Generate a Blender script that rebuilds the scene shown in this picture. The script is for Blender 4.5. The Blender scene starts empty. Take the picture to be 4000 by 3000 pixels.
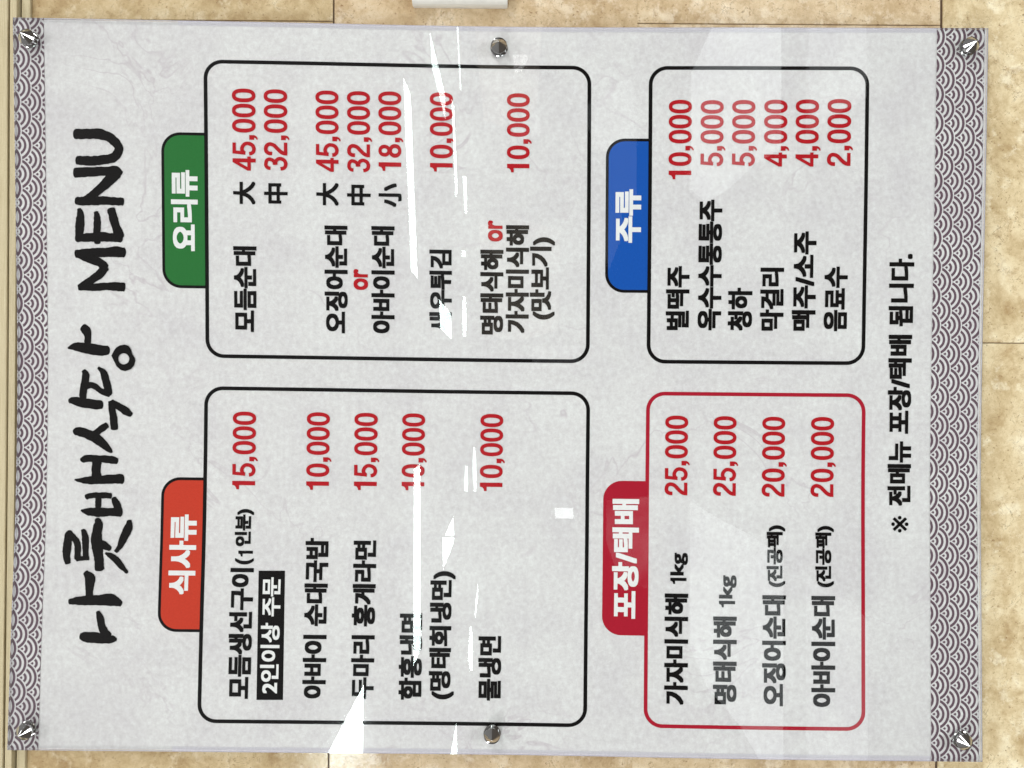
import bpy, bmesh, math, random
from mathutils import Vector

# ------------------------------------------------------------------ camera, world, added lights, exposure
S = 0.00025                    # metres per photo pixel on the plane of the printed sheet
FPX = 4000 * 26 / 36.0         # focal length in photo pixels (26 mm equivalent)
D0 = FPX * S                   # camera to printed sheet
ACR = 0.0030                   # front face of the acrylic stands this far in front of the sheet
TILE_Y = 0.012                 # face of the wall tiles behind the sheet
scn = bpy.context.scene
col = scn.collection
cam_data = bpy.data.cameras.new('camera')
cam = bpy.data.objects.new('camera', cam_data); col.objects.link(cam)
cam.location = (0, -D0, 0)
cam.rotation_euler = (math.radians(90), math.radians(90), 0)
cam_data.lens = 26; cam_data.sensor_width = 36
cam_data.clip_start = 0.01; cam_data.clip_end = 200
scn.camera = cam
world = bpy.data.worlds.new('World'); scn.world = world
world.use_nodes = True
bg = world.node_tree.nodes['Background']
# the unseen room: pale ceiling above, browner furniture and floor below
_nt = world.node_tree
_tc = _nt.nodes.new('ShaderNodeTexCoord'); _sx = _nt.nodes.new('ShaderNodeSeparateXYZ'); _mr = _nt.nodes.new('ShaderNodeMapRange')
_mr.inputs['From Min'].default_value = -1; _mr.inputs['From Max'].default_value = 1
_rp = _nt.nodes.new('ShaderNodeValToRGB')
_rp.color_ramp.elements.new(0.4); _rp.color_ramp.elements.new(0.6)
for _e, (_p, _c) in zip(_rp.color_ramp.elements, [(0.0, (0.42, 0.36, 0.30)), (0.46, (0.42, 0.38, 0.34)), (0.54, (0.85, 0.83, 0.80)), (1.0, (1.0, 0.98, 0.95))]):
    _e.position = _p; _e.color = (*_c, 1)
_nt.links.new(_tc.outputs['Generated'], _sx.inputs[0]); _nt.links.new(_sx.outputs['Z'], _mr.inputs['Value'])
_nt.links.new(_mr.outputs[0], _rp.inputs[0]); _nt.links.new(_rp.outputs[0], bg.inputs['Color'])
bg.inputs['Strength'].default_value = 0.265
scn.view_settings.view_transform = 'Standard'
scn.view_settings.look = 'None'
scn.view_settings.exposure = 0.07
scn.view_settings.gamma = 1.0

def area(name, loc, target, size, power, colour):
    d = bpy.data.lights.new(name, 'AREA'); d.shape = 'RECTANGLE'
    d.size, d.size_y = size; d.energy = power; d.color = colour
    o = bpy.data.objects.new(name, d); col.objects.link(o)
    o.location = loc
    o.rotation_euler = (Vector(target) - Vector(loc)).to_track_quat('-Z', 'Y').to_euler()
    return o
area('fill_left_of_viewer', (-2.9, -2.3, 1.25), (0, 0, 0), (1.5, 0.6), 55, (1.0, 0.99, 0.985))  # unseen pair of side fills added to light the board evenly
area('fill_right_of_viewer', (2.9, -2.3, 1.25), (0, 0, 0), (1.5, 0.6), 55, (1.0, 0.99, 0.985))
area('fill_above_viewer', (0.1, -1.35, 2.1), (0, 0, -0.1), (1.4, 0.4), 17, (1.0, 1.0, 1.0))  # added overhead fill, kept clear of what the acrylic mirrors
area('fill_light_low', (0.3, -1.9, -2.7), (0, 0, 0), (1.4, 0.6), 40, (0.95, 0.97, 1.0))  # added fill from below that brightens the foot of the board

# ------------------------------------------------------------------ helpers
def W(px, py, y=0.0, k=1.0):
    """photo pixel -> world point on the plane y; k scales the picture offset (1 on the sheet)"""
    return Vector((-(py - 1500) * S * k, y, -(px - 2000) * S * k))
def kat(y): return (D0 + y) / D0

def tag(o, label=None, cat=None, group=None, kind=None):
    if label: o['label'] = label
    if cat: o['category'] = cat
    if group: o['group'] = group
    if kind: o['kind'] = kind
    return o
def empty(name, loc=(0, 0, 0), parent=None):
    o = bpy.data.objects.new(name, None); col.objects.link(o); o.location = loc
    o.empty_display_size = 0.02
    if parent: o.parent = parent
    return o
def mesh_obj(name, verts, faces, mats, parent=None, midx=None, smooth=False):
    me = bpy.data.meshes.new(name); me.from_pydata([tuple(v) for v in verts], [], faces)
    if not isinstance(mats, (list, tuple)): mats = [mats]
    for m in mats: me.materials.append(m)
    if midx: me.polygons.foreach_set('material_index', midx)
    if smooth: me.polygons.foreach_set('use_smooth', [True] * len(me.polygons))
    me.update()
    o = bpy.data.objects.new(name, me); col.objects.link(o)
    if parent: o.parent = parent
    return o
def bm_obj(name, bm, mats, parent=None):
    me = bpy.data.meshes.new(name); bm.to_mesh(me); bm.free()
    for m in (mats if isinstance(mats, (list, tuple)) else [mats]): me.materials.append(m)
    o = bpy.data.objects.new(name, me); col.objects.link(o)
    if parent: o.parent = parent
    return o

# ------------------------------------------------------------------ materials
def mat(name):
    m = bpy.data.materials.new(name); m.use_nodes = True
    nt = m.node_tree
    return m, nt, nt.nodes['Principled BSDF']
def N(nt, t, **kw):
    n = nt.nodes.new(t)
    for k, v in kw.items():
        if k in n.inputs: n.inputs[k].default_value = v
        else: setattr(n, k, v)
    return n
def noise(nt, vec, scale, detail=4, rough=0.6, dist=0.0):
    n = N(nt, 'ShaderNodeTexNoise'); n.inputs['Scale'].default_value = scale
    n.inputs['Detail'].default_value = detail; n.inputs['Roughness'].default_value = rough
    n.inputs['Distortion'].default_value = dist
    nt.links.new(vec, n.inputs['Vector']); return n.outputs['Fac']
def ramp(nt, fac, stops):
    r = N(nt, 'ShaderNodeValToRGB'); cr = r.color_ramp
    while len(cr.elements) < len(stops): cr.elements.new(0.5)
    for e, (p, c) in zip(cr.elements, stops):
        e.position = p; e.color = (*c, 1) if len(c) == 3 else c
    nt.links.new(fac, r.inputs['Fac']); return r.outputs['Color']
def mix(nt, fac, a, b, mode='MIX'):
    n = N(nt, 'ShaderNodeMix', data_type='RGBA', blend_type=mode)
    if hasattr(fac, 'links'): nt.links.new(fac, n.inputs[0])
    else: n.inputs[0].default_value = fac
    for s, v in ((n.inputs[6], a), (n.inputs[7], b)):
        if hasattr(v, 'links'): nt.links.new(v, s)
        else: s.default_value = (*v, 1)
    return n.outputs[2]
def math_(nt, op, a, b=0.0, clamp=False):
    n = N(nt, 'ShaderNodeMath', operation=op, use_clamp=clamp)
    for s, v in ((n.inputs[0], a), (n.inputs[1], b)):
        if hasattr(v, 'links'): nt.links.new(v, s)
        else: s.default_value = v
    return n.outputs[0]

def vein(nt, vec, scale, width, dist, detail=3):
    f = noise(nt, vec, scale, detail, 0.55, dist)
    d = math_(nt, 'ABSOLUTE', math_(nt, 'SUBTRACT', f, 0.5))
    return math_(nt, 'SUBTRACT', 1.0, math_(nt, 'DIVIDE', d, width), clamp=True)

def paper_colour(nt):
    tc = N(nt, 'ShaderNodeNewGeometry').outputs['Position']
    c = ramp(nt, noise(nt, tc, 185, 7, 0.78), [(0.30, (0.600, 0.592, 0.598)), (0.50, (0.700, 0.698, 0.698)), (0.66, (0.785, 0.802, 0.800))])
    big = ramp(nt, noise(nt, tc, 14, 5, 0.65), [(0.32, (0.92, 0.90, 0.915)), (0.52, (0.99, 0.983, 0.98)), (0.72, (1.05, 1.055, 1.045))])
    c = mix(nt, 1.0, c, big, 'MULTIPLY')
    mask = ramp(nt, noise(nt, tc, 7, 2, 0.5), [(0.50, (0, 0, 0)), (0.66, (1, 1, 1))])
    v = vein(nt, tc, 9, 0.014, 1.1, 4)
    v = math_(nt, 'MULTIPLY', math_(nt, 'MULTIPLY', v, mask), 0.55)
    c = mix(nt, v, c, (0.50, 0.44, 0.48))
    sp = ramp(nt, noise(nt, tc, 620, 3, 0.7), [(0.28, (0.80, 0.79, 0.80)), (0.36, (1, 1, 1))])
    c = mix(nt, 1.0, c, sp, 'MULTIPLY')
    return c
def paper_material():
    m, nt, p = mat('printed_paper')
    nt.links.new(paper_colour(nt), p.inputs['Base Color'])
    p.inputs['Roughness'].default_value = 0.6
    p.inputs['Specular IOR Level'].default_value = 0.0
    return m
def ink(name, c, var=0.12):
    m, nt, p = mat(name)
    tc = N(nt, 'ShaderNodeNewGeometry').outputs['Position']
    lo = tuple(x * (1 - var) for x in c); hi = tuple(min(1, x * (1 + var)) for x in c)
    nt.links.new(ramp(nt, noise(nt, tc, 500, 3, 0.7), [(0.3, lo), (0.7, hi)]), p.inputs['Base Color'])
    p.inputs['Roughness'].default_value = 0.6
    p.inputs['Specular IOR Level'].default_value = 0.0
    return m
PAPER = paper_material()
BLACK = ink('ink_black', (0.0065, 0.0060, 0.0062), 0.2)
RED = ink('ink_red', (0.44, 0.013, 0.020), 0.08)
WHITE = ink('ink_white', (0.80, 0.81, 0.80), 0.03)
GREEN = ink('ink_green', (0.026, 0.165, 0.040), 0.06)
ORANGE = ink('ink_orange', (0.55, 0.050, 0.026), 0.06)
BLUE = ink('ink_blue', (0.010, 0.090, 0.420), 0.06)
CRIMSON = ink('ink_crimson', (0.40, 0.014, 0.032), 0.06)
PURPLE = ink('ink_purple', (0.135, 0.088, 0.112), 0.15)

def acrylic_front():
    m = bpy.data.materials.new('acrylic_clear'); m.use_nodes = True; nt = m.node_tree
    nt.nodes.clear()
    out = N(nt, 'ShaderNodeOutputMaterial'); mx = N(nt, 'ShaderNodeMixShader')
    fr = N(nt, 'ShaderNodeFresnel'); fr.inputs['IOR'].default_value = 1.49
    tr = N(nt, 'ShaderNodeBsdfTransparent'); tr.inputs['Color'].default_value = (0.985, 0.99, 0.985, 1)
    gl = N(nt, 'ShaderNodeBsdfGlossy'); gl.inputs['Roughness'].default_value = 0.0
    tc = N(nt, 'ShaderNodeNewGeometry').outputs['Position']
    g2 = N(nt, 'ShaderNodeBsdfGlossy'); g2.inputs['Roughness'].default_value = 0.085
    gm = N(nt, 'ShaderNodeMixShader')
    sm = ramp(nt, noise(nt, tc, 12, 6, 0.7, 1.5), [(0.35, (0.05, 0.05, 0.05)), (0.7, (0.26, 0.26, 0.26))])   # wiped, slightly greasy surface
    nt.links.new(sm, gm.inputs[0]); nt.links.new(gl.outputs[0], gm.inputs[1]); nt.links.new(g2.outputs[0], gm.inputs[2])
    nt.links.new(fr.outputs[0], mx.inputs[0]); nt.links.new(tr.outputs[0], mx.inputs[1]); nt.links.new(gm.outputs[0], mx.inputs[2])
    nt.links.new(mx.outputs[0], out.inputs[0])
    return m
def acrylic_side():
    m = bpy.data.materials.new('acrylic_edge'); m.use_nodes = True; nt = m.node_tree
    nt.nodes.clear()
    out = N(nt, 'ShaderNodeOutputMaterial'); mx = N(nt, 'ShaderNodeMixShader'); mx.inputs[0].default_value = 0.88
    df = N(nt, 'ShaderNodeBsdfTranslucent'); df.inputs['Color'].default_value = (0.80, 0.79, 0.88, 1)
    gl = N(nt, 'ShaderNodeBsdfGlossy'); gl.inputs['Roughness'].default_value = 0.04
    gl.inputs['Color'].default_value = (0.90, 0.89, 0.95, 1)
    nt.links.new(df.outputs[0], mx.inputs[1]); nt.links.new(gl.outputs[0], mx.inputs[2])
    nt.links.new(mx.outputs[0], out.inputs[0])
    return m
def clear_back():
    m = bpy.data.materials.new('acrylic_bonded_back'); m.use_nodes = True; nt = m.node_tree
    nt.nodes.clear()
    out = N(nt, 'ShaderNodeOutputMaterial'); tr = N(nt, 'ShaderNodeBsdfTransparent')
    nt.links.new(tr.outputs[0], out.inputs[0]); return m
ACRYLIC, EDGE, CLEAR = acrylic_front(), acrylic_side(), clear_back()

def chrome():
    m, nt, p = mat('polished_chrome')
    p.inputs['Base Color'].default_value = (0.60, 0.60, 0.60, 1)
    p.inputs['Metallic'].default_value = 1; p.inputs['Roughness'].default_value = 0.06
    return m
CHROME = chrome()
def plastic(name, c, rough=0.4):
    m, nt, p = mat(name)
    tc = N(nt, 'ShaderNodeNewGeometry').outputs['Position']
    d = noise(nt, tc, 60, 4, 0.7)
    nt.links.new(ramp(nt, d, [(0.3, tuple(x * 0.9 for x in c)), (0.6, c)]), p.inputs['Base Color'])
    p.inputs['Roughness'].default_value = rough
    return m
WHITE_PLASTIC = plastic('white_plastic', (0.86, 0.85, 0.79), 0.25)
def moulding_mat():
    m, nt, p = mat('cream_moulding')
    tc = N(nt, 'ShaderNodeNewGeometry').outputs['Position']
    mp = N(nt, 'ShaderNodeMapping'); mp.inputs['Scale'].default_value = (30, 30, 900)
    nt.links.new(tc, mp.inputs['Vector'])
    c = ramp(nt, noise(nt, mp.outputs[0], 1.0, 4, 0.6), [(0.3, (0.50, 0.42, 0.25)), (0.7, (0.62, 0.54, 0.35))])
    g = ramp(nt, noise(nt, tc, 1200, 3, 0.8), [(0.30, (0.78, 0.76, 0.70)), (0.5, (1, 1, 1))])
    nt.links.new(mix(nt, 1.0, c, g, 'MULTIPLY'), p.inputs['Base Color'])
    p.inputs['Roughness'].default_value = 0.5
    return m
MOULD = moulding_mat()
def tile_mat():
    m, nt, p = mat('marble_tile')
    tc = N(nt, 'ShaderNodeTexCoord'); oi = N(nt, 'ShaderNodeObjectInfo')
    ad = N(nt, 'ShaderNodeVectorMath', operation='MULTIPLY_ADD')
    nt.links.new(oi.outputs['Random'], ad.inputs[0]); ad.inputs[1].default_value = (7, 7, 7)
    nt.links.new(tc.outputs['Object'], ad.inputs[2])
    v = ad.outputs[0]
    base = ramp(nt, noise(nt, v, 26, 10, 0.72, 0.2), [(0.30, (0.36, 0.255, 0.135)), (0.43, (0.50, 0.395, 0.240)), (0.55, (0.62, 0.520, 0.345)), (0.72, (0.72, 0.655, 0.500))])
    cl = ramp(nt, noise(nt, v, 48, 9, 0.66, 0.15), [(0.54, (0, 0, 0)), (0.64, (1, 1, 1))])
    c = mix(nt, math_(nt, 'MULTIPLY', cl, 0.55), base, (0.80, 0.75, 0.60))
    br = ramp(nt, noise(nt, v, 60, 10, 0.75, 0.3), [(0.36, (1, 1, 1)), (0.47, (0, 0, 0))])
    c = mix(nt, math_(nt, 'MULTIPLY', br, 0.50), c, (0.34, 0.225, 0.110))
    # fine dark cracks, broken up by a mask
    msk = ramp(nt, noise(nt, v, 26, 3, 0.6), [(0.46, (0, 0, 0)), (0.58, (1, 1, 1))])
    v1 = math_(nt, 'MULTIPLY', vein(nt, v, 42, 0.0055, 0.6, 7), msk)
    c = mix(nt, math_(nt, 'MULTIPLY', v1, 0.75), c, (0.17, 0.105, 0.05))
    msk2 = ramp(nt, noise(nt, v, 18, 3, 0.6), [(0.46, (1, 1, 1)), (0.58, (0, 0, 0))])
    v2 = math_(nt, 'MULTIPLY', vein(nt, v, 24, 0.006, 0.6, 7), msk2)
    c = mix(nt, math_(nt, 'MULTIPLY', v2, 0.22), c, (0.84, 0.80, 0.68))
    # brown mineral spots
    sp = ramp(nt, noise(nt, v, 260, 5, 0.8), [(0.36, (1, 1, 1)), (0.40, (0, 0, 0))])
    c = mix(nt, math_(nt, 'MULTIPLY', sp, 0.75), c, (0.22, 0.125, 0.055))
    sp2 = ramp(nt, noise(nt, v, 900, 3, 0.8), [(0.30, (0.80, 0.77, 0.72)), (0.45, (1, 1, 1))])
    c = mix(nt, 1.0, c, sp2, 'MULTIPLY')
    c = mix(nt, 1.0, c, oi.outputs['Color'], 'MULTIPLY')
    nt.links.new(c, p.inputs['Base Color'])
    p.inputs['Roughness'].default_value = 0.07
    bp = N(nt, 'ShaderNodeBump'); bp.inputs['Strength'].default_value = 0.22; bp.inputs['Distance'].default_value = 0.0004
    nt.links.new(noise(nt, v, 420, 3, 0.6), bp.inputs['Height'])
    nt.links.new(bp.outputs['Normal'], p.inputs['Normal'])
    return m
TILE = tile_mat()
GROUT = plastic('dark_joint', (0.11, 0.065, 0.035), 0.8)
DARKMETAL = plastic('lamp_housing_white', (0.7, 0.7, 0.7), 0.5)
def emit(name, c, s):
    m = bpy.data.materials.new(name); m.use_nodes = True; nt = m.node_tree; nt.nodes.clear()
    out = N(nt, 'ShaderNodeOutputMaterial'); e = N(nt, 'ShaderNodeEmission')
    e.inputs['Color'].default_value = (*c, 1); e.inputs['Strength'].default_value = s
    nt.links.new(e.outputs[0], out.inputs[0]); return m
LAMP = emit('lit_diffuser', (0.88, 1.0, 0.97), 37)
LAMP_SOFT = emit('lit_diffuser_soft', (0.86, 1.0, 0.96), 27)
def uneven_glow(name, c, s, lo=0.62, scale=2.2):
    """glowing surface, its colour varied by noise like a blurred view"""
    m = emit(name, c, s); nt = m.node_tree
    e = next(n for n in nt.nodes if n.type == 'EMISSION')
    tc = N(nt, 'ShaderNodeNewGeometry').outputs['Position']
    f = ramp(nt, noise(nt, tc, scale, 5, 0.6, 0.8), [(0.3, tuple(x * lo for x in c)), (0.62, c), (0.75, tuple(min(1.3, x * 1.15) for x in c))])
    nt.links.new(f, e.inputs['Color']); return m
DAY = uneven_glow('daylit_glass', (0.94, 1.0, 1.0), 3.0)
DAY2 = uneven_glow('daylit_glass_dim', (0.96, 1.0, 1.0), 1.35)
WARM = uneven_glow('warm_reflection_glow', (1.0, 0.90, 0.76), 1.5, 0.25, 5.0)  # glowing surfaces added for warm hazy reflections
GHOST = uneven_glow('pale_reflection_glow', (0.96, 0.98, 1.0), 1.6, 0.2, 6.0)  # glowing surfaces added for pale ghost reflections

# ------------------------------------------------------------------ the slightly bowed outline of the board
def interp(pts, x):
    if x <= pts[0][0]:
        (a, b), (c, d) = pts[0], pts[1]
    elif x >= pts[-1][0]:
        (a, b), (c, d) = pts[-2], pts[-1]
    else:
        # smooth (Catmull-Rom) inside
        for i in range(len(pts) - 1):
            if pts[i][0] <= x <= pts[i + 1][0]: break
        p1, p2 = pts[i], pts[i + 1]
        p0 = pts[i - 1] if i > 0 else (2 * p1[0] - p2[0], 2 * p1[1] - p2[1])
        p3 = pts[i + 2] if i + 2 < len(pts) else (2 * p2[0] - p1[0], 2 * p2[1] - p1[1])
        t = (x - p1[0]) / (p2[0] - p1[0]); h = p2[0] - p1[0]
        m1 = (p2[1] - p0[1]) / (p2[0] - p0[0]) * h; m2 = (p3[1] - p1[1]) / (p3[0] - p1[0]) * h
        return ((2*t**3 - 3*t*t + 1) * p1[1] + (t**3 - 2*t*t + t) * m1 + (-2*t**3 + 3*t*t) * p2[1] + (t**3 - t*t) * m2)
    return b + (d - b) * (x - a) / (c - a)
ED_L = [(68, 50), (750, 60), (1440, 67.5), (2000, 60), (2400, 45), (2930, 28)]        # y -> x
ED_R = [(110, 3861), (750, 3850), (1450, 3836), (1900, 3831), (2400, 3834), (2976, 3838)]
ED_T = [(50, 66), (1000, 84), (2000, 104), (3000, 107), (3861, 110)]                  # x -> y
ED_B = [(28, 2930), (1000, 2939), (2000, 2949), (3000, 2967), (3838, 2976)]
IX0, IY0, IW, IH = 60.0, 90.0, 3780.0, 2860.0
def warp(ix, iy):
    a = (ix - IX0) / IW; b = (iy - IY0) / IH
    tx = 50 + a * 3811; T = (tx, interp(ED_T, tx))
    bx = 28 + a * 3810; B = (bx, interp(ED_B, bx))
    ly = 68 + b * 2862; L = (interp(ED_L, ly), ly)
    ry = 110 + b * 2866; R = (interp(ED_R, ry), ry)
    c00, c10, c01, c11 = (50, 66), (3861, 110), (28, 2930), (3838, 2976)
    def f(i):
        return ((1-b)*T[i] + b*B[i] + (1-a)*L[i] + a*R[i]
                - ((1-a)*(1-b)*c00[i] + a*(1-b)*c10[i] + (1-a)*b*c01[i] + a*b*c11[i]))
    return f(0), f(1)
def unwarp(px, py):
    ix, iy = px, py
    for _ in range(8):
        wx, wy = warp(ix, iy); ix += px - wx; iy += py - wy
    return ix, iy
def PV(ix, iy, y=0.0):
    px, py = warp(ix, iy)
    return W(px, py, y)

# ------------------------------------------------------------------ wall of marble tiles
wall = mesh_obj('wall', [(-1.6, TILE_Y + 0.0012, -1.4), (1.6, TILE_Y + 0.0012, -1.4), (1.6, TILE_Y + 0.0012, 0.485), (-1.6, TILE_Y + 0.0012, 0.485),
                         (-1.6, 0.06, -1.4), (1.6, 0.06, -1.4), (1.6, 0.06, 0.485), (-1.6, 0.06, 0.485)],
                [(0, 1, 2, 3), (5, 4, 7, 6), (0, 3, 7, 4), (1, 5, 6, 2), (3, 2, 6, 7), (0, 4, 5, 1)], GROUT)
tag(wall, kind='structure')
KT = kat(TILE_Y)
TH, TW, GAP = 1188.0, 2474.0, 3.4                        # tile height (photo x), width (photo y), joint
def tile_mesh(w, h):
    bm = bmesh.new(); bmesh.ops.create_cube(bm, size=1.0)
    for v in bm.verts: v.co = Vector((v.co.x * w, v.co.y * 0.008, v.co.z * h))
    es = [e for e in bm.edges if all(v.co.y < 0 for v in e.verts)]
    bmesh.ops.bevel(bm, geom=es, offset=0.0004, segments=2, affect='EDGES')
    me = bpy.data.meshes.new('tile'); bm.to_mesh(me); bm.free(); me.materials.append(TILE)
    return me
TM = tile_mesh((TW - GAP) * S * KT, (TH - GAP) * S * KT)
TM2 = tile_mesh((TW - GAP) * S * KT, (TH * 1.0 - GAP) * S * KT)
ROT = math.radians(0.39)
rows = [(104, 88), (1295, 1336), (2477, 88), (3672, 1327), (4862, 88)]
ROWTINT = [(1.04, 0.98, 0.88), (1.10, 1.02, 0.98), (1.16, 1.09, 1.06), (1.27, 1.26, 1.20), (1.1, 1.08, 1.0)]   # batches of tile differ a little
for r, (x0, yj) in enumerate(rows):
    for kx in (-2, -1, 0, 1):
        cx = x0 + TH / 2; cy = yj + kx * TW + TW / 2
        if not (-1800 < cy < 4800): continue
        # rotate the grid by the small tilt of the picture
        dx, dy = cx - 2000, cy - 1500
        rx = 2000 + dx * math.cos(ROT) - dy * math.sin(ROT)
        ry = 1500 + dx * math.sin(ROT) + dy * math.cos(ROT)
        o = bpy.data.objects.new('tile', TM); col.objects.link(o)
        o.parent = wall
        o.color = (*ROWTINT[r], 1)
        p = W(rx, ry, TILE_Y + 0.004, KT)
        o.location = p
        o.rotation_euler = (0, ROT, 0)

# ------------------------------------------------------------------ cream ceiling moulding along the left of the picture (its real top edge)
def strip_obj(name, d0, d1, y0, y1, m, parent):
    """long bar following the moulding line: d0..d1 photo pixels from the groove, front face at y0"""
    vs, fs = [], []
    ys = [-900 + 300 * i for i in range(17)]
    for i, py in enumerate(ys):
        g = 34 - 20 * (py - 30) / 2920 + 4 * math.sin(math.pi * max(0, min(1, (py - 30) / 2920)))
        k = kat(y0)
        vs += [W(g + d0, py, y0, k), W(g + d1, py, y0, k)]
        a, b = W(g + d0, py, y0, k), W(g + d1, py, y0, k); a.y = b.y = y1
        vs += [a, b]
        if i:
            n = 4 * i
            for q, w in ((0, 1), (1, 3), (3, 2), (2, 0)):
                fs.append((n + q, n + w, n + w - 4, n + q - 4))
    fs += [(0, 1, 3, 2), (4 * 16 + 2, 4 * 16 + 3, 4 * 16 + 1, 4 * 16)]
    o = mesh_obj(name, vs, fs, m, parent)
    bv = o.modifiers.new('bevel', 'BEVEL'); bv.width = 0.0007; bv.segments = 2; bv.limit_method = 'ANGLE'
    return o
mould = empty('ceiling_moulding', (0, 0.01, 0.49))
tag(mould, 'stepped cream moulding along the top of the tiled wall, above the menu board', 'moulding')
def under(parent, o):
    o.matrix_parent_inverse = parent.matrix_world.inverted(); return o
mould_parts = [('face_board', -500, -4, 0.0035, 0.05), ('groove_strip', -5, 5, 0.0085, 0.05), ('face_board', 4, 31, 0.0045, 0.05),
               ('recess_strip', 30, 51, 0.0150, 0.05), ('ledge_strip', 50, 84, 0.0090, 0.05)]
for nm, a, b, y0, y1 in mould_parts:
    o = strip_obj(nm, a, b, y0, y1 + (0.001 if nm.endswith('strip') else 0), MOULD, None)
    for v in o.data.vertices: v.co -= mould.location
    o.parent = mould

# ------------------------------------------------------------------ menu board
board = empty('menu_board', (0, 0, 0))
tag(board, 'large printed Korean menu board under clear acrylic with six chrome cone fixings', 'menu board')
# outline of the acrylic, measured at its front face
def outline(n=24):
    pts = []
    for i in range(n): pts.append((IX0 + IW * i / n, IY0))
    for i in range(n): pts.append((IX0 + IW, IY0 + IH * i / n))
    for i in range(n): pts.append((IX0 + IW - IW * i / n, IY0 + IH))
    for i in range(n): pts.append((IX0, IY0 + IH - IH * i / n))
    return [warp(*p) for p in pts]
OUT = outline()
KF = kat(-ACR)
front = [W(x, y, -ACR, KF) for x, y in OUT]
n = len(front)
mid = [Vector((v.x, -0.0006, v.z)) for v in front]
# acrylic sheet: front, rim, back
rim = [(i, (i + 1) % n, n + (i + 1) % n, n + i) for i in range(n)]
acr = mesh_obj('acrylic_sheet', front + mid, [tuple(range(n))] + rim + [tuple(reversed(range(n, 2 * n)))],
               [ACRYLIC, EDGE, CLEAR], board, [0] + [1] * n + [2])
# printed sheet with a thin backing
b0 = [Vector((v.x * 1.0, 0.0, v.z * 1.0)) for v in front]; b1 = [Vector((v.x, 0.003, v.z)) for v in front]
sheet = mesh_obj('printed_sheet', b0 + b1, [tuple(range(n))] + rim + [tuple(reversed(range(n, 2 * n)))], PAPER, board)

INK_Y = -0.00012
def flat(name, polys, m, y=INK_Y, label=None, parent=sheet):
    vs, fs = [], []
    for poly in polys:
        k = len(vs); vs += [PV(x, yy, y) for x, yy in poly]; fs.append(tuple(range(k, k + len(poly))))
    o = mesh_obj(name, vs, fs, m, parent)
    if label: o['label'] = label
    return o
def rrect(x0, y0, x1, y1, r, seg=10, step=120, corners=(1, 1, 1, 1)):
    """closed rounded rectangle path; corners TL, TR, BR, BL may be square"""
    pts = []
    cs = [(x0, y0, math.pi, corners[0]), (x1, y0, -math.pi / 2, corners[1]), (x1, y1, 0, corners[2]), (x0, y1, math.pi / 2, corners[3])]
    out = []
    for (cx, cy, a0, rd) in cs:
        if rd:
            ox = cx + r if cx == x0 else cx - r; oy = cy + r if cy == y0 else cy - r
            out.append([(ox + r * math.cos(a0 + math.pi / 2 * i / seg), oy + r * math.sin(a0 + math.pi / 2 * i / seg)) for i in range(seg + 1)])
        else: out.append([(cx, cy)])
    for i in range(4):
        pts += out[i]
        a, b = out[i][-1], out[(i + 1) % 4][0]
        d = math.hypot(b[0] - a[0], b[1] - a[1]); m_ = int(d // step)
        for j in range(1, m_): pts.append((a[0] + (b[0] - a[0]) * j / m_, a[1] + (b[1] - a[1]) * j / m_))
    return pts
def ring(x0, y0, x1, y1, r, w):
    a = rrect(x0 - w / 2, y0 - w / 2, x1 + w / 2, y1 + w / 2, r + w / 2)
    b = rrect(x0 + w / 2, y0 + w / 2, x1 - w / 2, y1 - w / 2, max(1, r - w / 2))
    m_ = min(len(a), len(b))
    if len(a) != len(b):
        # resample to equal counts through the shared step rule
        a, b = a[:m_], b[:m_]
    return [[a[i], a[(i + 1) % m_], b[(i + 1) % m_], b[i]] for i in range(m_)]
def ideal_box(L, R, T, B):
    return unwarp(*L)[0], unwarp(*T)[1], unwarp(*R)[0], unwarp(*B)[1]

FR = {
 'main': ((807, 820), (2300, 820), (1550, 255), (1550, 1402), BLACK, 'black rounded frame round the yori dishes'),
 'meal': ((795, 2170), (2292, 2170), (1550, 1527), (1550, 2824), BLACK, 'black rounded frame round the meals'),
 'drink': ((2538, 840), (3381, 840), (2960, 266), (2960, 1416), BLACK, 'black rounded frame round the drinks'),
 'pack': ((2526, 2190), (3371, 2190), (2960, 1541), (2960, 2843), CRIMSON, 'crimson rounded frame round the takeaway list'),
}
boxes = {}
for key, (L, R, T, B, m, lab) in FR.items():
    bx = ideal_box(L, R, T, B); boxes[key] = bx
    x0, y0, x1, y1 = bx; r = 66; w = 14.6
    # build the ring with equal point counts
    def path(o, rr, seg=12, nl=8):
        X0, Y0, X1, Y1 = x0 - o, y0 - o, x1 + o, y1 + o; pts = []
        cen = [(X0 + rr, Y0 + rr, math.pi), (X1 - rr, Y0 + rr, -math.pi / 2), (X1 - rr, Y1 - rr, 0), (X0 + rr, Y1 - rr, math.pi / 2)]
        arcs = [[(cx + rr * math.cos(a + math.pi / 2 * i / seg), cy + rr * math.sin(a + math.pi / 2 * i / seg)) for i in range(seg + 1)] for cx, cy, a in cen]
        for i in range(4):
            pts += arcs[i]; p, q = arcs[i][-1], arcs[(i + 1) % 4][0]
            pts += [(p[0] + (q[0] - p[0]) * j / nl, p[1] + (q[1] - p[1]) * j / nl) for j in range(1, nl)]
        return pts
    a, b = path(w / 2, r + w / 2), path(-w / 2, r - w / 2)
    k = len(a)
    flat('printed_frame', [[a[i], a[(i + 1) % k], b[(i + 1) % k], b[i]] for i in range(k)], m, INK_Y - 0.00006, lab)

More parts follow.
